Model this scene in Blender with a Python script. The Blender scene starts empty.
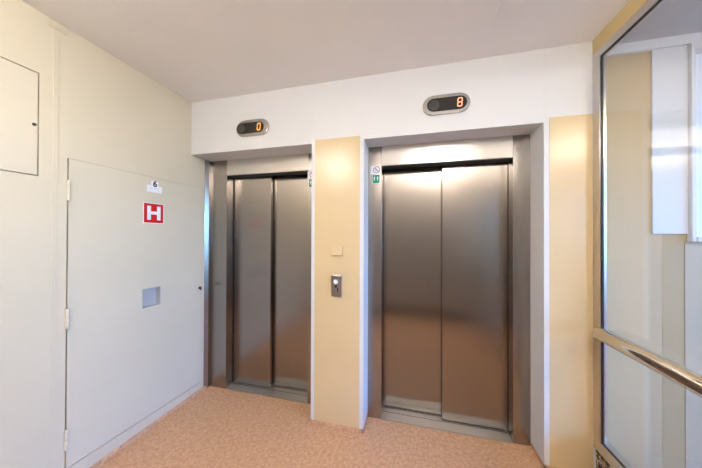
import bpy, bmesh, math
from mathutils import Vector, Matrix

sc = bpy.context.scene
C = sc.collection
H = 2.6          # ceiling height
S = 2.141        # underside of the white header over the lifts
X1, X2, X3, X4 = 1.139, 1.547, 2.679, 2.93
D1, D2 = 0.205, 0.178   # depth of the two lift frames behind the facade

# ------------------------------------------------------------------ materials
def new_mat(name):
    m = bpy.data.materials.new(name); m.use_nodes = True
    nt = m.node_tree
    return m, nt, nt.nodes['Principled BSDF']

def noise_mix(nt, c1, c2, scale, lo=.35, hi=.65, stretch=None, detail=3):
    tc = nt.nodes.new('ShaderNodeTexCoord')
    mp = nt.nodes.new('ShaderNodeMapping')
    if stretch: mp.inputs['Scale'].default_value = stretch
    nz = nt.nodes.new('ShaderNodeTexNoise'); nz.inputs['Scale'].default_value = scale
    nz.inputs['Detail'].default_value = detail
    rp = nt.nodes.new('ShaderNodeValToRGB')
    rp.color_ramp.elements[0].position = lo; rp.color_ramp.elements[0].color = (*c1, 1)
    rp.color_ramp.elements[1].position = hi; rp.color_ramp.elements[1].color = (*c2, 1)
    nt.links.new(tc.outputs['Object'], mp.inputs['Vector'])
    nt.links.new(mp.outputs['Vector'], nz.inputs['Vector'])
    nt.links.new(nz.outputs['Fac'], rp.inputs['Fac'])
    return nz, rp, mp

def paint(name, col, rough=.5, var=.03, bump=.04, coat=0.0):
    m, nt, b = new_mat(name)
    c2 = tuple(min(1, c*(1+var)) for c in col); c1 = tuple(c*(1-var) for c in col)
    nz, rp, mp = noise_mix(nt, c1, c2, 2.2)
    nt.links.new(rp.outputs['Color'], b.inputs['Base Color'])
    b.inputs['Roughness'].default_value = rough
    b.inputs['Coat Weight'].default_value = coat
    b.inputs['Coat Roughness'].default_value = .15
    n2 = nt.nodes.new('ShaderNodeTexNoise'); n2.inputs['Scale'].default_value = 160
    bp = nt.nodes.new('ShaderNodeBump'); bp.inputs['Strength'].default_value = bump; bp.inputs['Distance'].default_value = .004
    nt.links.new(mp.outputs['Vector'], n2.inputs['Vector'])
    nt.links.new(n2.outputs['Fac'], bp.inputs['Height'])
    nt.links.new(bp.outputs['Normal'], b.inputs['Normal'])
    return m

def steel(name, col=(.5, .47, .44), rough=.3, brushed=True, aniso=.6, horizontal=False):
    m, nt, b = new_mat(name)
    b.inputs['Metallic'].default_value = 1
    b.inputs['Roughness'].default_value = rough
    if brushed:
        nz, rp, mp = noise_mix(nt, tuple(c*.96 for c in col), tuple(min(1, c*1.04) for c in col), 60, .3, .7, (.06, 8, 8) if horizontal else (8, 8, .06), 4)
        nt.links.new(rp.outputs['Color'], b.inputs['Base Color'])
        b.inputs['Anisotropic'].default_value = aniso
        tg = nt.nodes.new('ShaderNodeTangent'); tg.direction_type = 'RADIAL'; tg.axis = 'Z'
        nt.links.new(tg.outputs['Tangent'], b.inputs['Tangent'])
        b.inputs['Anisotropic Rotation'].default_value = .25 if horizontal else 0.0
    else:
        b.inputs['Base Color'].default_value = (*col, 1)
    return m

def plain(name, col, rough=.5, metallic=0, emit=0):
    m, nt, b = new_mat(name)
    b.inputs['Base Color'].default_value = (*col, 1)
    b.inputs['Roughness'].default_value = rough
    b.inputs['Metallic'].default_value = metallic
    if emit:
        b.inputs['Emission Color'].default_value = (*col, 1)
        b.inputs['Emission Strength'].default_value = emit
    return m

def glass(name, tint=(.965, .965, .955)):
    m = bpy.data.materials.new(name); m.use_nodes = True
    nt = m.node_tree; nt.nodes.clear()
    out = nt.nodes.new('ShaderNodeOutputMaterial')
    tr = nt.nodes.new('ShaderNodeBsdfTransparent'); tr.inputs['Color'].default_value = (*tint, 1)
    gl = nt.nodes.new('ShaderNodeBsdfGlossy'); gl.inputs['Roughness'].default_value = .015
    fr = nt.nodes.new('ShaderNodeFresnel'); fr.inputs['IOR'].default_value = 1.5
    ge = nt.nodes.new('ShaderNodeNewGeometry')      # same reflectance on entering and leaving the pane
    ma = nt.nodes.new('ShaderNodeMapRange')
    ma.inputs['To Min'].default_value = 1.5; ma.inputs['To Max'].default_value = 1/1.5
    nt.links.new(ge.outputs['Backfacing'], ma.inputs['Value']); nt.links.new(ma.outputs[0], fr.inputs['IOR'])
    mx = nt.nodes.new('ShaderNodeMixShader')
    nt.links.new(fr.outputs[0], mx.inputs[0]); nt.links.new(tr.outputs[0], mx.inputs[1])
    nt.links.new(gl.outputs[0], mx.inputs[2]); nt.links.new(mx.outputs[0], out.inputs['Surface'])
    return m

def floor_mat():
    m, nt, b = new_mat('speckled_linoleum')
    tc = nt.nodes.new('ShaderNodeTexCoord')
    def ramp(src, p0, c0, p1, c1):
        r = nt.nodes.new('ShaderNodeValToRGB')
        r.color_ramp.elements[0].position = p0; r.color_ramp.elements[0].color = (*c0, 1)
        r.color_ramp.elements[1].position = p1; r.color_ramp.elements[1].color = (*c1, 1)
        nt.links.new(src, r.inputs['Fac']); return r
    def noise(sc_, det=4):
        n = nt.nodes.new('ShaderNodeTexNoise'); n.inputs['Scale'].default_value = sc_; n.inputs['Detail'].default_value = det
        nt.links.new(tc.outputs['Object'], n.inputs['Vector']); return n
    base = ramp(noise(42, 10).outputs['Fac'], .36, FLOOR_LO, .64, FLOOR_HI)
    spk = ramp(noise(105, 2).outputs['Fac'], .60, (0, 0, 0), .72, (1, 1, 1))
    dk = ramp(noise(95, 2).outputs['Fac'], .27, (1, 1, 1), .38, (0, 0, 0))
    m1 = nt.nodes.new('ShaderNodeMixRGB'); m1.inputs['Color2'].default_value = (*FLOOR_SPK, 1)
    m2 = nt.nodes.new('ShaderNodeMixRGB'); m2.inputs['Color2'].default_value = (*FLOOR_DK, 1)
    nt.links.new(spk.outputs['Color'], m1.inputs['Fac']); nt.links.new(base.outputs['Color'], m1.inputs['Color1'])
    nt.links.new(dk.outputs['Color'], m2.inputs['Fac']); nt.links.new(m1.outputs['Color'], m2.inputs['Color1'])
    nt.links.new(m2.outputs['Color'], b.inputs['Base Color'])
    b.inputs['Roughness'].default_value = .48
    return m
FLOOR_LO, FLOOR_HI = (.535, .30, .16), (.665, .40, .235)
FLOOR_SPK, FLOOR_DK = (.82, .57, .40), (.30, .15, .08)

def gravel_mat():
    m, nt, b = new_mat('exposed_gravel')
    tc = nt.nodes.new('ShaderNodeTexCoord')
    v = nt.nodes.new('ShaderNodeTexVoronoi'); v.inputs['Scale'].default_value = 75
    nt.links.new(tc.outputs['Object'], v.inputs['Vector'])
    r = nt.nodes.new('ShaderNodeValToRGB')
    r.color_ramp.elements[0].color = (.03, .025, .02, 1); r.color_ramp.elements[1].color = (.55, .46, .33, 1)
    r.color_ramp.elements[0].position = .3; r.color_ramp.elements[1].position = .8
    sp = nt.nodes.new('ShaderNodeSeparateColor')
    nt.links.new(v.outputs['Color'], sp.inputs[0]); nt.links.new(sp.outputs[0], r.inputs['Fac'])
    nt.links.new(r.outputs['Color'], b.inputs['Base Color'])
    bp = nt.nodes.new('ShaderNodeBump'); bp.inputs['Strength'].default_value = .8; bp.inputs['Distance'].default_value = .01; bp.invert = True
    nt.links.new(v.outputs['Distance'], bp.inputs['Height']); nt.links.new(bp.outputs['Normal'], b.inputs['Normal'])
    return m

M = dict(
    ivory=paint('ivory_gloss_paint', (.675, .60, .45), .42, .02, .03),
    ivory_door=paint('ivory_door_paint', (.675, .605, .465), .38, .015, .02),
    white=paint('white_wall_paint', (.69, .68, .672), .5, .012, .03),
    cream=paint('warm_cream_gloss_paint', (.675, .51, .285), .25, .02, .02),
    beam=paint('ochre_beam_paint', (.60, .45, .21), .45, .03, .03),
    ceiling=paint('ceiling_paint', (.88, .855, .835), .7, .015, .03),
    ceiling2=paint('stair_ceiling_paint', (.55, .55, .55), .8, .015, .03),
    taupe=paint('taupe_wall_paint', (.56, .52, .47), .6, .03, .03),
    stairwall=paint('stair_wall_paint', (.55, .40, .215), .5, .02, .03),
    pilaster=paint('stair_pilaster_paint', (.47, .335, .16), .5, .02, .03),
    greywall=paint('stair_grey_paint', (.50, .40, .26), .5, .02, .03),
    panelwhite=paint('white_panel_paint', (.74, .74, .75), .25, .01, .01),
    floor=floor_mat(),
    gravel=gravel_mat(),
    steel=steel('brushed_stainless_steel', (.37, .335, .305), .24, True, .6),
    frame_steel=steel('bright_frame_steel', (.64, .62, .60), .28, True, .4),
    lintel_steel=steel('brushed_lintel_steel', (.66, .63, .60), .29, True, .35, True),
    door_steel=steel('brushed_door_steel', (.335, .295, .26), .22, True, .75),
    sill=steel('ribbed_aluminium', (.52, .51, .49), .42, True, .3),
    chrome=steel('polished_steel', (.60, .55, .48), .09, False),
    plate=steel('satin_plate_steel', (.44, .40, .365), .33, False),
    bezel=steel('satin_bezel_steel', (.52, .50, .48), .25, False),
    pull=plain('grey_pull_enamel', (.47, .46, .45), .4),
    black=plain('black_gasket_and_shade', (.012, .012, .014), .4),
    dark=plain('dark_shaft_and_shade', (.03, .026, .024), .6),
    screen=plain('smoked_display', (.03, .026, .022), .15),
    lens=plain('smoked_sensor', (.045, .042, .036), .3),
    red=plain('red_enamel', (.62, .006, .012), .35),
    signwhite=plain('white_enamel', (.88, .88, .90), .35),
    ink=plain('black_ink', (.02, .02, .02), .5),
    faint=plain('grey_print', (.45, .46, .52), .5),
    green=plain('green_print', (.0, .27, .15), .4),
    mauve=plain('prohibition_print', (.36, .16, .28), .4),
    seg=plain('amber_segments', (1, .42, .08), .4, 0, .42),
    seg_hot=plain('bright_amber_segments', (1, .28, .14), .4, 0, .62),
    button=plain('white_push_button', (.88, .85, .80), .3),
    brass=plain('dark_lock_metal', (.10, .09, .08), .35, 1),
    glass=glass('clear_glass'),
    frost=plain('frosted_pane', (.80, .86, .93), .3),
    lamp_body=plain('lamp_housing', (.8, .8, .8), .5),
    lamp=plain('lit_lamp_tube', (1, .975, .95), .5, 0, 10.8),
    lamp2=plain('lit_stair_lamp_tube', (1, .89, .77), .5, 0, 17),
)
# ------------------------------------------------------------------ mesh helpers
class MB:
    """collects shapes into one bmesh"""
    def __init__(s): s.bm = bmesh.new(); s.mi = 0
    def _mark(s, faces):
        for f in faces: f.material_index = s.mi
    def box(s, x0, x1, y0, y1, z0, z1, bevel=0):
        r = bmesh.ops.create_cube(s.bm, size=1)
        vs = r['verts']
        for v in vs:
            v.co = Vector(((x0+x1)/2+v.co.x*(x1-x0), (y0+y1)/2+v.co.y*(y1-y0), (z0+z1)/2+v.co.z*(z1-z0)))
        fs = set(f for v in vs for f in v.link_faces); s._mark(fs)
        if bevel:
            es = list(set(e for v in vs for e in v.link_edges))
            r = bmesh.ops.bevel(s.bm, geom=es, offset=bevel, segments=2, affect='EDGES', profile=.5)
            s._mark(r['faces'])
        return s
    def cyl(s, p0, p1, r, n=24, bevel=0, r2=None):
        p0, p1 = Vector(p0), Vector(p1); d = p1-p0
        mat = Matrix.Translation((p0+p1)/2) @ d.to_track_quat('Z', 'Y').to_matrix().to_4x4()
        res = bmesh.ops.create_cone(s.bm, cap_ends=True, segments=n, radius1=r, radius2=r if r2 is None else r2, depth=d.length, matrix=mat)
        fs = set(f for v in res['verts'] for f in v.link_faces); s._mark(fs)
        for f in fs: f.smooth = len(f.verts) == 4
        if bevel:
            es = [e for e in set(e for v in res['verts'] for e in v.link_edges) if any(len(f.verts) > 4 for f in e.link_faces)]
            r_ = bmesh.ops.bevel(s.bm, geom=es, offset=bevel, segments=3, affect='EDGES', profile=.5); s._mark(r_['faces'])
        return s
    def prism(s, pts, axis, a0, a1, bevel=0):
        """outline pts (2D) extruded along 'x' (pts=y,z) or 'y' (pts=x,z)"""
        mk = {'x': lambda p, a: (a, p[0], p[1]), 'y': lambda p, a: (p[0], a, p[1]), 'z': lambda p, a: (p[0], p[1], a)}[axis]
        v0 = [s.bm.verts.new(mk(p, a0)) for p in pts]; v1 = [s.bm.verts.new(mk(p, a1)) for p in pts]
        fs = [s.bm.faces.new(v0), s.bm.faces.new(v1[::-1])]
        n = len(pts)
        for i in range(n): fs.append(s.bm.faces.new((v0[i], v1[i], v1[(i+1) % n], v0[(i+1) % n])))
        s._mark(fs)
        if bevel:
            es = list(fs[1].edges) if bevel > 0 else list(fs[0].edges)
            r = bmesh.ops.bevel(s.bm, geom=es, offset=abs(bevel), segments=3, affect='EDGES', profile=.5); s._mark(r['faces'])
        return s
    def ring(s, c, ro, ri, axis, a0, a1, n=32):
        """flat annulus centred at 2D c"""
        mk = (lambda u, w, a: (a, u, w)) if axis == 'x' else (lambda u, w, a: (u, a, w))
        L = []
        for rr, a in ((ro, a0), (ro, a1), (ri, a1), (ri, a0)):
            L.append([s.bm.verts.new(mk(c[0]+rr*math.cos(2*math.pi*i/n), c[1]+rr*math.sin(2*math.pi*i/n), a)) for i in range(n)])
        fs = []
        for k in range(4):
            A, B = L[k], L[(k+1) % 4]
            for i in range(n): fs.append(s.bm.faces.new((A[i], A[(i+1) % n], B[(i+1) % n], B[i])))
        s._mark(fs)
        return s
    def build(s, name, mats, parent=None):
        bmesh.ops.recalc_face_normals(s.bm, faces=s.bm.faces)
        me = bpy.data.meshes.new(name); s.bm.to_mesh(me); s.bm.free()
        for m in (mats if isinstance(mats, (list, tuple)) else [mats]): me.materials.append(m)
        o = bpy.data.objects.new(name, me); C.objects.link(o)
        if parent:
            o.parent = parent
            o.matrix_parent_inverse = Matrix.Translation(-Vector(parent.location))
        return o

def stadium(cx, cz, hw, r, n=14):
    pts = []
    for i in range(n+1):
        a = -math.pi/2 + math.pi*i/n; pts.append((cx+hw-r+r*math.cos(a), cz+r*math.sin(a)))
    for i in range(n+1):
        a = math.pi/2 + math.pi*i/n; pts.append((cx-hw+r+r*math.cos(a), cz+r*math.sin(a)))
    return pts

def empty(name, loc, label, cat, group=None):
    o = bpy.data.objects.new(name, None); C.objects.link(o); o.location = loc; o.empty_display_size = .1
    return tag(o, label, cat, group)
def tag(o, label, cat, group=None):
    o['label'] = label; o['category'] = cat
    if group: o['group'] = group
    return o
def struct(o, label, cat):
    o['kind'] = 'structure'; return tag(o, label, cat)

# ------------------------------------------------------------------ the lobby shell
YB = -2.15       # wall behind the camera
YBS = -4.2       # rear end of the stair hall beyond the glass
XE = 6.5         # outer wall of the stair hall
o = MB().box(-.2, XE+.2, YBS-.1, 1.0, -.1, 0).build('floor', M['floor'])
struct(o, 'terracotta speckled linoleum floor of the elevator lobby', 'floor')
c = MB(); c.box(-.2, X4, YB-.1, .6, H, H+.1)
o = c.build('ceiling', M['ceiling']); struct(o, 'plain pinkish grey ceiling above the elevator lobby', 'ceiling')
c = MB().box(2.310, 2.318, -1.45, -.22, H-.005, H+.001).build('seam', M['ceiling'], o)

# left wall with openings for the cupboard door and the small hatch
ys = [YB, -1.55, -.915, -.805, .115, .60]
zs = [0, .10, 1.741, 1.87, 2.279, H]
w = MB()
WX = .004
def solid(yi0, yi1, z0, z1, x0=-.12): w.box(x0, WX, yi0, yi1, z0, z1)
for (a, b) in ((YB, -1.55), (-.915, -.805), (.115, .60)): solid(a, b, 0, H)
solid(-1.55, -.915, 0, 1.741); solid(-1.55, -.915, 2.279, H)
solid(-.805, .115, 0, .10); solid(-.805, .115, 1.87, H)
w.box(-.16, -.12, YB, .60, 0, H)
def sag(y): return -.016+.033*min(1, max(0, (.115-y)/.92))      # the door's lower edge runs slightly out of level
for v in w.bm.verts:
    if abs(v.co.z-.10) < 1e-4: v.co.z += sag(v.co.y)
o = w.build('wall_left', M['ivory']); struct(o, 'ivory painted wall on the left of the lobby', 'wall')
# skirting of the left wall: a low linoleum upstand
k = MB().prism([(0, 0), (.012, 0), (.0115, .018), (.006, .024), (0, .026)], 'y', YB+.012, D1-.02)
for v in k.bm.verts:
    if v.co.z > .01: v.co.z *= 1.95 if v.co.y < 0 else 1.05
o = k.build('baseboard_left', M['floor'])
o.location.x = WX
struct(o, 'low terracotta linoleum upstand along the left wall', 'baseboard')

# facade: header plus two piers, white with cream panels painted on the piers
b = MB()
b.box(0.004, X4, 0, .17, S, H)
b.box(0.004, X4, .17, .60, S, H)
for (xa, xb) in ((X1, X2), (X3, X4+.06)):
    b.box(xa, xb, 0, .60, .034, S)
    b.box(xa+.010, xb-.010, .010, .60, 0, .034)
wb = b.build('wall_back', M['white']); struct(wb, 'white facade wall with two piers between the elevator openings', 'wall')
def cream_field(x0, x1):
    return MB().box(x0, x1, -.0015, .0005, .034, 2.168).build('painted_field', M['cream'], wb)
cream_field(1.167, 1.518); cream_field(2.709, X4-.001)
# faint raised joints of the header boards
for xj in (X1, X2, 2.688):
    MB().box(xj-.007, xj+.007, -.0018, .0005, S+.02 if xj < 2.6 else S+.01, H).build('joint_strip', M['white'], wb)
# linoleum skirts of the piers
k = MB()
for (xa, xb) in ((X1, X2), (X3, X4)):
    k.box(xa+.004, xb-.004, .004, .012, 0, .033)
    k.box(xb-.012 if xa < 2 else xa+.004, xb-.004 if xa < 2 else xa+.012, .004, D2, 0, .033)
o = k.build('baseboard_back', M['floor']); struct(o, 'low linoleum skirt around the feet of the piers', 'baseboard')

# wall behind the camera
o = MB().box(-.12, X4, YB-.1, YB, 0, H).build('wall_rear', M['taupe']); struct(o, 'taupe wall behind the camera', 'wall')

o = MB().box(-.12, X4, YB, YB+.012, 0, .15, .002).build('baseboard_rear', M['dark']); struct(o, 'dark baseboard behind the camera', 'baseboard')

# ------------------------------------------------------------------ cupboard door in the left wall
d = MB()
y0, y1, z0, z1 = -.7975, .1140, .1040, 1.8688
hy0, hy1, hz0, hz1 = -.399, -.266, .904, 1.044
xd = .003
for a in ((y0, hy0, z0, z1), (hy1, y1, z0, z1), (hy0, hy1, z0, hz0), (hy0, hy1, hz1, z1)):
    d.box(-.042, xd, *a)
for v in d.bm.verts:
    if abs(v.co.z-z0) < 1e-4: v.co.z += sag(v.co.y)
bmesh.ops.remove_doubles(d.bm, verts=d.bm.verts, dist=1e-5)
door = d.build('door_1', M['ivory_door']); struct(door, 'flush ivory cupboard door with three hinges in the left wall', 'door')
r = MB()
r.box(-.041, -.037, hy0, hy1, hz0, hz1)
for (a, bb, cc, dd) in ((hy0, hy1, hz0, hz0+.004), (hy0, hy1, hz1-.004, hz1), (hy0, hy0+.004, hz0, hz1), (hy1-.004, hy1, hz0, hz1)):
    r.box(-.038, xd+.0008, a, bb, cc, dd)
rp = r.build('recessed_pull', M['pull'], door); rp['label'] = 'square recessed pull cut into the door'
for zc in (1.686, .966, .287):
    hg = MB()
    hg.cyl((.0105, -.8025, zc-.056), (.0105, -.8025, zc-.001), .0092, 14, .001)
    hg.cyl((.0105, -.8025, zc+.001), (.0105, -.8025, zc+.056), .0092, 14, .001)
    hg.cyl((.0105, -.8025, zc-.003), (.0105, -.8025, zc+.003), .0065, 14)
    hg.box(xd-.0005, .0045, -.797, -.778, zc-.05, zc+.05)
    hg.build('hinge', M['ivory_door'], door)
kb = MB().cyl((xd-.001, .098, .955), (.008, .098, .955), .013, 20, .002)
kb.cyl((.006, .098, .955), (.020, .098, .955), .006, 16)
kb.box(.014, .020, .092, .104, .935, .967, .002)
kb.build('lock_knob', M['brass'], door)['label'] = 'small dark metal lock knob'

# number sign and H sign on the door
sx = xd
n6 = empty('number_sign', (sx, -.317, 1.80), 'small white number sign reading 6 above the red H sign', 'sign')
ya, yb_ = -.372, -.262
pts = [(ya, 1.757), (yb_, 1.757), (yb_, 1.806), (-.288, 1.806), (-.288, 1.841), (-.342, 1.841), (-.342, 1.806), (ya, 1.806)]
MB().prism(pts, 'x', sx, sx+.002).build('plate', M['signwhite'], n6)
def text_mesh(ch, size, loc, rot, mat, parent, name, bold=0.0, ext=.0004):
    cu = bpy.data.curves.new(name, 'FONT'); cu.body = ch; cu.size = size; cu.offset = bold; cu.extrude = ext
    cu.align_x = 'CENTER'; cu.align_y = 'CENTER'
    t = bpy.data.objects.new(name, cu); C.objects.link(t)
    bpy.context.view_layer.update()
    me = bpy.data.meshes.new_from_object(t.evaluated_get(bpy.context.evaluated_depsgraph_get()))
    C.objects.unlink(t); bpy.data.objects.remove(t)
    me.transform(Matrix.Translation(loc) @ rot)
    me.materials.clear(); me.materials.append(mat)
    o = bpy.data.objects.new(name, me); C.objects.link(o)
    o.parent = parent; o.matrix_parent_inverse = Matrix.Translation(-Vector(parent.location))
    return o
ROTX = Matrix(((0, 0, 1, 0), (1, 0, 0, 0), (0, 1, 0, 0), (0, 0, 0, 1)))   # text reads along +Y, faces +X
text_mesh('6', .060, (sx+.0024, -.315, 1.819), ROTX, M['ink'], n6, 'numeral', .0022)
pr = MB()
for (a, bb, zz) in ((-.355, -.280, 1.788), (-.350, -.300, 1.779)): pr.box(sx+.0018, sx+.0024, a, bb, zz, zz+.0018)
pr.cyl((sx+.001, -.353, 1.770), (sx+.0028, -.353, 1.770), .0028, 10); pr.cyl((sx+.001, -.291, 1.769), (sx+.0028, -.291, 1.769), .0028, 10)
pr.build('small_print', M['faint'], n6)
hs = empty('hydrant_sign', (sx, -.3215, 1.60), 'square red sign with a white letter H on the cupboard door', 'sign')
MB().box(sx, sx+.0018, -.399, -.244, 1.522, 1.677, .0004).build('border', M['signwhite'], hs)
MB().box(sx+.0014, sx+.0026, -.393, -.250, 1.528, 1.671).build('red_field', M['red'], hs)
l = MB()
l.box(sx+.0022, sx+.0034, -.371, -.344, 1.549, 1.653); l.box(sx+.0022, sx+.0034, -.299, -.272, 1.549, 1.653)
l.box(sx+.0022, sx+.00335, -.344, -.299, 1.590, 1.613)
l.build('letter', M['signwhite'], hs)

# small hatch, upper left
ht = MB().box(-.020, .0035, -1.545, -.9195, 1.7455, 2.2745, .0008).build('door_2', M['ivory_door'])
struct(ht, 'flush square ivory access hatch high on the left wall', 'door')
lk = MB().cyl((.002, -.932, 2.004), (.0065, -.932, 2.004), .008, 16, .0015)
lk.box(.0060, .0068, -.9335, -.9305, 1.999, 2.009)
lk.build('lock', M['brass'], ht)['label'] = 'small dark cam lock'

# painted cable trunking on the left wall
tk = empty('cable_trunking', (WX, -.853, 0), 'narrow ivory cable trunking running up the wall between hatch and door', 'trunking')
MB().box(WX, WX+.003, -.865, -.843, .0265, 2.545, .001).build('channel', M['ivory'], tk)
MB().box(WX, WX+.005, -.888, -.812, 2.556, 2.5975, .0015).build('collar', M['ivory'], tk)

# ------------------------------------------------------------------ elevators
def elevator(name, label, D, xa, xb, ia, ib, zl, n_left_front, split, back_trim):
    """xa..xb outer frame, ia..ib clear opening, split = meeting line of the two panels"""
    e = empty(name, ((xa+xb)/2, D, 0), label, 'elevator', 'elevators in the back wall')
    yp, yq = D+.095, D+.145        # front faces of near and far panel
    for (a, bb) in ((xa, ia), (ib, xb)):
        MB().box(a, bb, D, D+.082, 0, S-.001, .0015).build('jamb', M['steel'], e)
        q = (bb-.012, bb-.002) if a == xa else (a+.002, a+.012)
        MB().box(q[0], q[1], D+.0825, D+.094, .007, zl).build('jamb_shade', M['black'], e)  # black strip added to stand for the dark in the jamb return
    MB().box(ia+.0005, ib-.0005, D, D+.095, zl, S-.001, .0015).build('lintel', M['lintel_steel'], e)
    MB().box(ia+.001, ib-.001, D+.012, D+.0935, zl-.006, zl-.0005).build('lintel_shade', M['dark'], e)  # dark slab added as painted shade under the lintel, above the doors
    # panels: slight overlap behind one another
    lap = .03
    for i, (a, bb) in enumerate(((ia-.04, split), (split, ib+.04))):
        front = (i == 0) == n_left_front
        y = yp if front else yq
        if not front:
            if i == 0: bb += lap
            else: a -= lap
        p = MB().box(a, bb, y+.001, y+.036, .010, zl+.05, .0015)
        p.build('door_panel', M['door_steel'], e)
    s = MB()
    s.box(ia+.0005, ib-.0005, D-.004, D+.20, .0005, .006, .001)
    o = s.build('sill', M['sill'], e)
    g = MB()
    for y in (D+.082, D+.132): g.box(ia+.004, ib-.004, y, y+.004, .0055, .0064)
    o2 = g.build('guide_groove', M['dark'], o)
    MB().box(xa, xb, D+.20, D+.22, 0, S-.001).build('shaft_back', M['dark'], e)
    return e

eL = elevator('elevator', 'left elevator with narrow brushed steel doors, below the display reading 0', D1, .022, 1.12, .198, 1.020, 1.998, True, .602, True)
# strip that closes the gap between the frame and the left wall
MB().prism([(.0045, .146), (.0215, .180), (.0215, .222), (.0045, .222)], 'z', .0005, S-.001).build('edge_strip', M['steel'], eL)
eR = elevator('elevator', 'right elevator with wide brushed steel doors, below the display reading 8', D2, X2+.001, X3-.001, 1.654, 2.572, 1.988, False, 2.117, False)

# ------------------------------------------------------------------ floor displays
def seg_digit(mb, ch, cx, cz, w, h, t, y0, y1, lean=.08):
    on = {'0': 'abcdef', '8': 'abcdefg'}[ch]
    hw, hh = w/2, h/2; g = t*.12
    def sk(pts): return [(cx+px+lean*pz, cz+pz) for px, pz in pts]
    def hor(zc): return [(-hw+g, zc), (-hw+t/2+g, zc+t/2), (hw-t/2-g, zc+t/2), (hw-g, zc), (hw-t/2-g, zc-t/2), (-hw+t/2+g, zc-t/2)]
    def ver(xc, za, zb): return [(xc, za+g), (xc+t/2, za+t/2+g), (xc+t/2, zb-t/2-g), (xc, zb-g), (xc-t/2, zb-t/2-g), (xc-t/2, za+t/2+g)]
    S_ = dict(a=hor(hh), g=hor(0), d=hor(-hh), b=ver(hw, 0, hh), c=ver(hw, -hh, 0), f=ver(-hw, 0, hh), e=ver(-hw, -hh, 0))
    for k_ in on: mb.prism(sk(S_[k_]), 'y', y0, y1)

def display(cx, cz, ch, scr_off, seg, label):
    e = empty('floor_display', (cx, 0, cz), label, 'display', 'elevator floor displays')
    MB().prism(stadium(cx, cz, .151, .065), 'y', 0, -.014, .006).build('bezel', M['bezel'], e)
    MB().prism(stadium(cx+scr_off, cz, .126, .044), 'y', -.012, -.0156).build('screen', M['screen'], e)
    lz = MB().cyl((cx+scr_off-.082, -.0150, cz), (cx+scr_off-.082, -.0163, cz), .036, 28)
    lz.build('sensor_window', M['lens'], e)
    m = MB(); seg_digit(m, ch, cx+scr_off+.082, cz+.001, .026, .054, .0060, -.0150, -.0168)
    m.build('digit', seg, e)
display(.6225, 2.313, '0', -.019, M['seg'], 'oval floor display reading 0 above the left elevator')
display(2.108, 2.3215, '8', .004, M['seg_hot'], 'oval floor display reading 8 above the right elevator')

# ------------------------------------------------------------------ call panel and blank plate on the pillar
yc = -.0015
bp_ = MB().box(1.304, 1.390, yc-.016, yc, 1.289, 1.358, .0015).build('blanking_plate', M['cream'])
tag(bp_, 'square cream blanking plate on the pillar above the call panel', 'plate')
cp = empty('call_panel', (1.344, yc, 1.066), 'steel elevator call panel with a round white button on the cream pillar', 'call panel')
f = MB(); f.prism([(1.304, .985), (1.384, .985), (1.384, 1.142), (1.378, 1.148), (1.310, 1.148), (1.304, 1.142)], 'y', yc, yc-.014, .003)
f.build('face_plate', M['plate'], cp)
t = MB(); t.box(1.311, 1.377, yc-.0175, yc-.013, 1.132, 1.143, .0015); t.build('top_ridge', M['bezel'], cp)
b = MB(); b.ring((1.341, 1.094), .0205, .0165, 'y', yc-.019, yc-.0135, 28); b.build('button_ring', M['bezel'], cp)
b = MB(); b.cyl((1.341, yc-.013, 1.094), (1.341, yc-.021, 1.094), .0165, 28, .002); b.build('call_button', M['button'], cp)
b = MB(); b.cyl((1.341, yc-.013, 1.0605), (1.341, yc-.0165, 1.0605), .0095, 20, .001); b.build('key_switch', M['ink'], cp)
b = MB(); b.box(1.352, 1.360, yc-.0165, yc-.0135, 1.020, 1.050, .001); b.build('indicator_slot', M['screen'], cp)

# ------------------------------------------------------------------ stickers on the elevator jambs
def stickers(x0, x1, D, where):
    y = D
    cx = (x0+x1)/2
    p = empty('prohibition_sticker', (cx, y, 1.955), 'white round prohibition sticker on the ' + where, 'sticker', 'prohibition stickers on the jambs')
    MB().box(x0-.012, x1+.003, y-.0008, y, 1.926, 1.990).build('backing', M['signwhite'], p)
    m = MB(); cxx = cx+.004; cz = 1.958
    m.ring((cxx, cz), .0275, .0215, 'y', y-.0014, y-.0006, 28)
    m.prism([(cxx-.019, cz+.013), (cxx-.014, cz+.018), (cxx+.019, cz-.013), (cxx+.014, cz-.018)], 'y', y-.0014, y-.0006)
    m.build('barred_ring', M['mauve'], p)
    m = MB(); m.prism(stadium(cxx-.002, cz-.004, .012, .004, 6), 'y', y-.0012, y-.0006); m.box(cxx-.006, cxx+.001, y-.0012, y-.0006, cz, cz+.013)
    m.build('pictogram', M['faint'], p)
    g = empty('evacuation_sticker', (cx, y, 1.885), 'green pictogram sticker below the round one on the ' + where, 'sticker', 'green stickers on the jambs')
    MB().box(x0-.001, x1+.002, y-.0008, y, 1.848, 1.922).build('border', M['signwhite'], g)
    MB().box(x0+.003, x1-.002, y-.0011, y-.0005, 1.852, 1.918).build('green_field', M['green'], g)
    m = MB()
    for dx, dz in ((-.013, .0), (.013, .0)):
        xx = cx+dx
        m.cyl((xx, y-.0016, 1.903), (xx, y-.0008, 1.903), .0034, 12)
        m.prism([(xx-.0035, 1.884), (xx+.0035, 1.884), (xx+.006, 1.898), (xx-.006, 1.898)], 'y', y-.0016, y-.0008)
        m.box(xx-.0028, xx-.0006, y-.0016, y-.0008, 1.872, 1.884); m.box(xx+.0006, xx+.0028, y-.0016, y-.0008, 1.872, 1.884)
    m.build('pictogram', M['signwhite'], g)
stickers(1.580, 1.640, D2, 'left jamb of the right elevator')
stickers(1.027, 1.087, D1, 'right jamb of the left elevator')

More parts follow.
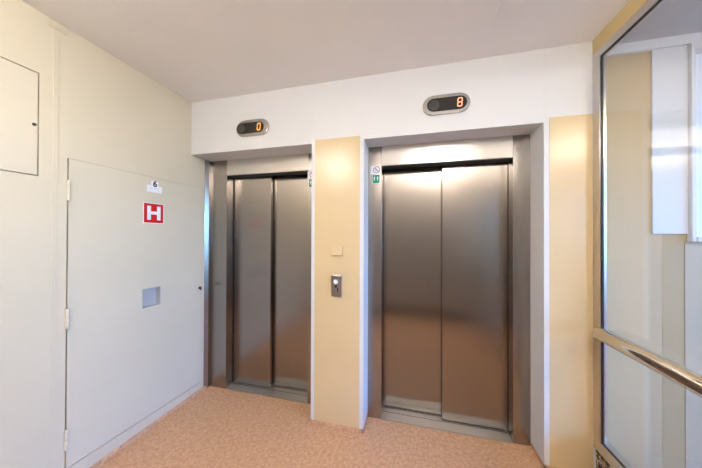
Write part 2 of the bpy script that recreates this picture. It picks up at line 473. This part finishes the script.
# ------------------------------------------------------------------ glazed screen on the right
XR = X4
GY0, GY1 = -1.75, -.058
o = MB().box(XR, XR+.07, GY0-.058, -.001, 2.512, H).build('trim_1', M['beam']); struct(o, 'ochre beam above the glazed screen', 'beam')
o = MB().box(XR+.012, XR+.062, GY0-.058, -.001, 0, .206).build('trim_2', M['gravel']); struct(o, 'speckled gravel kerb below the glazed screen', 'kerb')
win = MB().box(XR, XR+.031, GY1, -.001, .255, 2.511, .001).build('window_1', M['frame_steel'])
struct(win, 'floor to ceiling glazed screen in a stainless steel frame', 'window')
MB().box(XR, XR+.031, GY0-.058, GY0, .255, 2.511, .001).build('mullion', M['frame_steel'], win)
MB().box(XR, XR+.031, GY0, GY1, 2.470, 2.511, .001).build('top_rail', M['frame_steel'], win)
MB().prism([(XR-.004, .2065), (XR+.055, .2065), (XR+.055, .262), (XR+.012, .262), (XR-.004, .228)], 'y', GY0-.058, -.0015).build('bottom_rail', M['frame_steel'], win)
g = MB(); gx0, gx1 = XR+.004, XR+.012
g.box(gx0, gx1, GY1-.010, GY1, .262, 2.470); g.box(gx0, gx1, GY0, GY0+.010, .262, 2.470)
g.box(gx0, gx1, GY0+.010, GY1-.010, 2.460, 2.470); g.box(gx0, gx1, GY0+.010, GY1-.010, .262, .270)
g.build('gasket', M['black'], win)
MB().box(gx0+.001, gx0+.007, GY0+.010, GY1-.010, .270, 2.460).build('glass', M['glass'], win)
# solid wall closing the rest of that side
o = MB().box(XR, XR+.12, YBS, GY0-.06, 0, H).build('wall_right', M['ivory']); struct(o, 'ivory wall continuing past the glazed screen', 'wall')

hr = empty('handrail', (XR-.04, -.4, 0), 'polished steel handrail running along the glazed screen', 'handrail')
RX, RZ, RR = XR-.038, .904, .0355
MB().cyl((RX, -.112, RZ), (RX, -1.80, RZ+.004), RR, 40, .006).build('rail', M['chrome'], hr)
q = MB().cyl((RX+RR-.004, -.14, RZ), (XR+.0005, -.14, RZ), .018, 20)
q.cyl((XR-.006, -.14, RZ), (XR+.0005, -.14, RZ), .026, 24, .002); q.build('bracket', M['chrome'], hr)
q = MB().cyl((RX+RR-.004, -1.778, RZ), (XR+.0005, -1.778, RZ), .018, 20); q.build('bracket', M['chrome'], hr)

# ------------------------------------------------------------------ stair hall beyond the glass
YF = .083
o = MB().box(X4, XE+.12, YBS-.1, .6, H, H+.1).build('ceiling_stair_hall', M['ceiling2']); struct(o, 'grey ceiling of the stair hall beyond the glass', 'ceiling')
def at(px):      # pixel column -> x on the far wall
    import math as _m
    f, yaw = 248.2546, -.2432
    t = (px-351)/f
    dx = _m.sin(yaw)+t*_m.cos(yaw); dy = _m.cos(yaw)-t*_m.sin(yaw)
    return 1.8919+dx/dy*(YF+1.7747)
xw0 = at(690.3); xw1 = xw0+.75
fw = MB()
fw.box(X4+.061, xw0, YF, YF+.12, 0, H); fw.box(xw1, XE+.1, YF, YF+.12, 0, H)
fw.box(xw0, xw1, YF, YF+.12, 2.543, H); fw.box(xw0, xw1, YF, YF+.12, 0, 1.42)
o = fw.build('wall_far', M['stairwall']); struct(o, 'cream end wall of the stair hall seen through the glass', 'wall')
MB().box(at(662), at(684), YF-.0008, YF+.001, 0, 1.452).build('pilaster', M['pilaster'], o)
MB().box(at(684.3), XE, YF-.003, YF+.001, 0, 1.405).build('dado', M['greywall'], o)
o = MB().box(X4+.062, XE, YF-.02, YF, 2.543, H-.0005).build('trim_3', M['panelwhite']); struct(o, 'white cove band along the top of the stair hall wall', 'trim')
o = MB().box(at(651.3), at(686.8), YF-.010, YF-.0005, 1.453, 2.5425, .001).build('trim_4', M['panelwhite']); struct(o, 'tall white panel beside the stair hall window', 'panel')
wf = MB(); a0 = at(687.0)
wf.box(a0, xw0+.004, YF-.030, YF+.06, 1.41, 2.5425, .002); wf.box(xw1-.02, xw1+.02, YF-.030, YF+.06, 1.41, 2.5425, .002)
wf.box(xw0+.004, xw1-.02, YF-.030, YF+.06, 2.50, 2.5425, .002); wf.box(xw0+.004, xw1-.02, YF-.036, YF+.06, 1.41, 1.436, .002)
w2 = wf.build('window_2', M['panelwhite']); struct(w2, 'white framed window in the stair hall wall', 'window')
MB().box(xw0+.004, xw1-.02, YF+.02, YF+.026, 1.436, 2.50).build('pane', M['frost'], w2)
# outer wall of the stair hall with a large window to the sky
wy0, wy1, wz0, wz1 = -3.0, -.25, .30, 2.50
ow = MB()
ow.box(XE, XE+.12, YBS-.1, wy0, 0, H); ow.box(XE, XE+.12, wy1, YF, 0, H)
ow.box(XE, XE+.12, wy0, wy1, 0, wz0); ow.box(XE, XE+.12, wy0, wy1, wz1, H)
o = ow.build('wall_stair_hall', M['panelwhite']); struct(o, 'outer wall of the stair hall', 'wall')
w3 = MB()
for (a, bb, cc, dd) in ((wy0, wy0+.05, wz0, wz1), (wy1-.05, wy1, wz0, wz1), (wy0+.05, wy1-.05, wz0, wz0+.05), (wy0+.05, wy1-.05, wz1-.05, wz1), (-1.19, -1.14, wz0+.05, wz1-.05), (-2.11, -2.06, wz0+.05, wz1-.05)):
    w3.box(XE+.02, XE+.08, a, bb, cc, dd)
w3 = w3.build('window_3', M['panelwhite']); struct(w3, 'large window to the sky in the stair hall', 'window')
MB().box(XE+.045, XE+.051, wy0+.05, wy1-.05, wz0+.05, wz1-.05).build('pane', M['glass'], w3)
rx0, rx1, rz0, rz1 = 5.05, 6.0, .30, 2.50
rw = MB()
rw.box(X4+.12, rx0, YBS-.1, YBS, 0, H); rw.box(rx1, XE, YBS-.1, YBS, 0, H)
rw.box(rx0, rx1, YBS-.1, YBS, 0, rz0); rw.box(rx0, rx1, YBS-.1, YBS, rz1, H)
o = rw.build('wall_stair_rear', M['stairwall']); struct(o, 'rear wall of the stair hall', 'wall')
w4 = MB()
for (a, bb, cc, dd) in ((rx0, rx0+.05, rz0, rz1), (rx1-.05, rx1, rz0, rz1), (rx0+.05, rx1-.05, rz0, rz0+.05), (rx0+.05, rx1-.05, rz1-.05, rz1)):
    w4.box(a, bb, YBS-.08, YBS-.02, cc, dd)
w4 = w4.build('window_4', M['panelwhite']); struct(w4, 'narrow window to the sky at the rear of the stair hall', 'window')
MB().box(rx0+.05, rx1-.05, YBS-.053, YBS-.047, rz0+.05, rz1-.05).build('pane', M['glass'], w4)

# ------------------------------------------------------------------ ceiling lamps (out of frame, where the photo's highlights place them)
def ceiling_lamp(cx, cy, rad, mat, label):
    """round surface lamp: a metal base ring and a deep opal bowl"""
    e = empty('ceiling_lamp', (cx, cy, H), label, 'lamp')
    MB().cyl((cx, cy, H-.0005), (cx, cy, H-.022), rad*.9, 40, .003).build('base', M['lamp_body'], e)
    m = MB(); prof = [(rad*.80, .022), (rad*.95, .035)]+[(rad*math.cos(a), .120+.075*math.sin(a)) for a in [i*math.pi/16 for i in range(8)]]
    n = 40; L = [[m.bm.verts.new((cx+q*math.cos(2*math.pi*k/n), cy+q*math.sin(2*math.pi*k/n), H-z)) for k in range(n)] for q, z in prof]
    for A, B in zip(L, L[1:]):
        for k in range(n): f = m.bm.faces.new((A[k], A[(k+1) % n], B[(k+1) % n], B[k])); f.smooth = True
    m.bm.faces.new(L[-1]); m.bm.faces.new(L[0])
    m.build('opal_bowl', mat, e)
ceiling_lamp(.74, -1.92, .19, M['lamp'], 'round opal ceiling lamp at the left of the lobby')
ceiling_lamp(2.27, -1.86, .19, M['lamp'], 'round opal ceiling lamp at the right of the lobby')
ceiling_lamp(3.82, -1.79, .17, M['lamp2'], 'round opal ceiling lamp in the stair hall')

# ------------------------------------------------------------------ sky
wd = bpy.data.worlds.new('sky'); sc.world = wd; wd.use_nodes = True
nt = wd.node_tree; bg = nt.nodes['Background']
sky = nt.nodes.new('ShaderNodeTexSky'); sky.sky_type = 'NISHITA'; sky.sun_disc = False
sky.sun_elevation = math.radians(32); sky.sun_rotation = math.radians(270)
tn = nt.nodes.new('ShaderNodeMixRGB'); tn.blend_type = 'MULTIPLY'; tn.inputs['Fac'].default_value = 1
tn.inputs['Color2'].default_value = (.32, .68, 1.5, 1)          # clear blue sky
nt.links.new(sky.outputs[0], tn.inputs['Color1']); nt.links.new(tn.outputs[0], bg.inputs['Color']); bg.inputs['Strength'].default_value = 1.05
def portal(loc, rot, sx_, sy_):      # guides the sampling of sky light through a window opening; gives no light of its own
    pl = bpy.data.lights.new('window_portal', 'AREA'); pl.shape = 'RECTANGLE'; pl.size = sx_; pl.size_y = sy_
    pl.cycles.is_portal = True
    po = bpy.data.objects.new('window_portal', pl); C.objects.link(po)
    po.location = loc; po.rotation_euler = rot
portal((XE+.10, (wy0+wy1)/2, (wz0+wz1)/2), (0, math.radians(90), 0), wz1-wz0, wy1-wy0)
portal(((rx0+rx1)/2, YBS-.09, (rz0+rz1)/2), (math.radians(90), 0, 0), rx1-rx0, rz1-rz0)

# ------------------------------------------------------------------ camera
yaw, pitch, roll = -.2432, .0056, .0032
fv = Vector((math.sin(yaw)*math.cos(pitch), math.cos(yaw)*math.cos(pitch), math.sin(pitch)))
rv = Vector((math.cos(yaw), -math.sin(yaw), 0)); uv = rv.cross(fv)
cr, sr = math.cos(roll), math.sin(roll)
r2 = cr*rv+sr*uv; u2 = -sr*rv+cr*uv
cam = bpy.data.cameras.new('camera'); cam.sensor_width = 36; cam.lens = 248.2546/702*36; cam.clip_start = .02
co = bpy.data.objects.new('camera', cam); C.objects.link(co)
mw = Matrix((r2, u2, -fv)).transposed().to_4x4(); mw.translation = Vector((1.8919, -1.7747, 1.4386))
co.matrix_world = mw
sc.camera = co
sc.view_settings.view_transform = 'Standard'; sc.view_settings.look = 'None'
sc.view_settings.gamma = 1; sc.view_settings.use_curve_mapping = False
sc.view_settings.exposure = 1.84
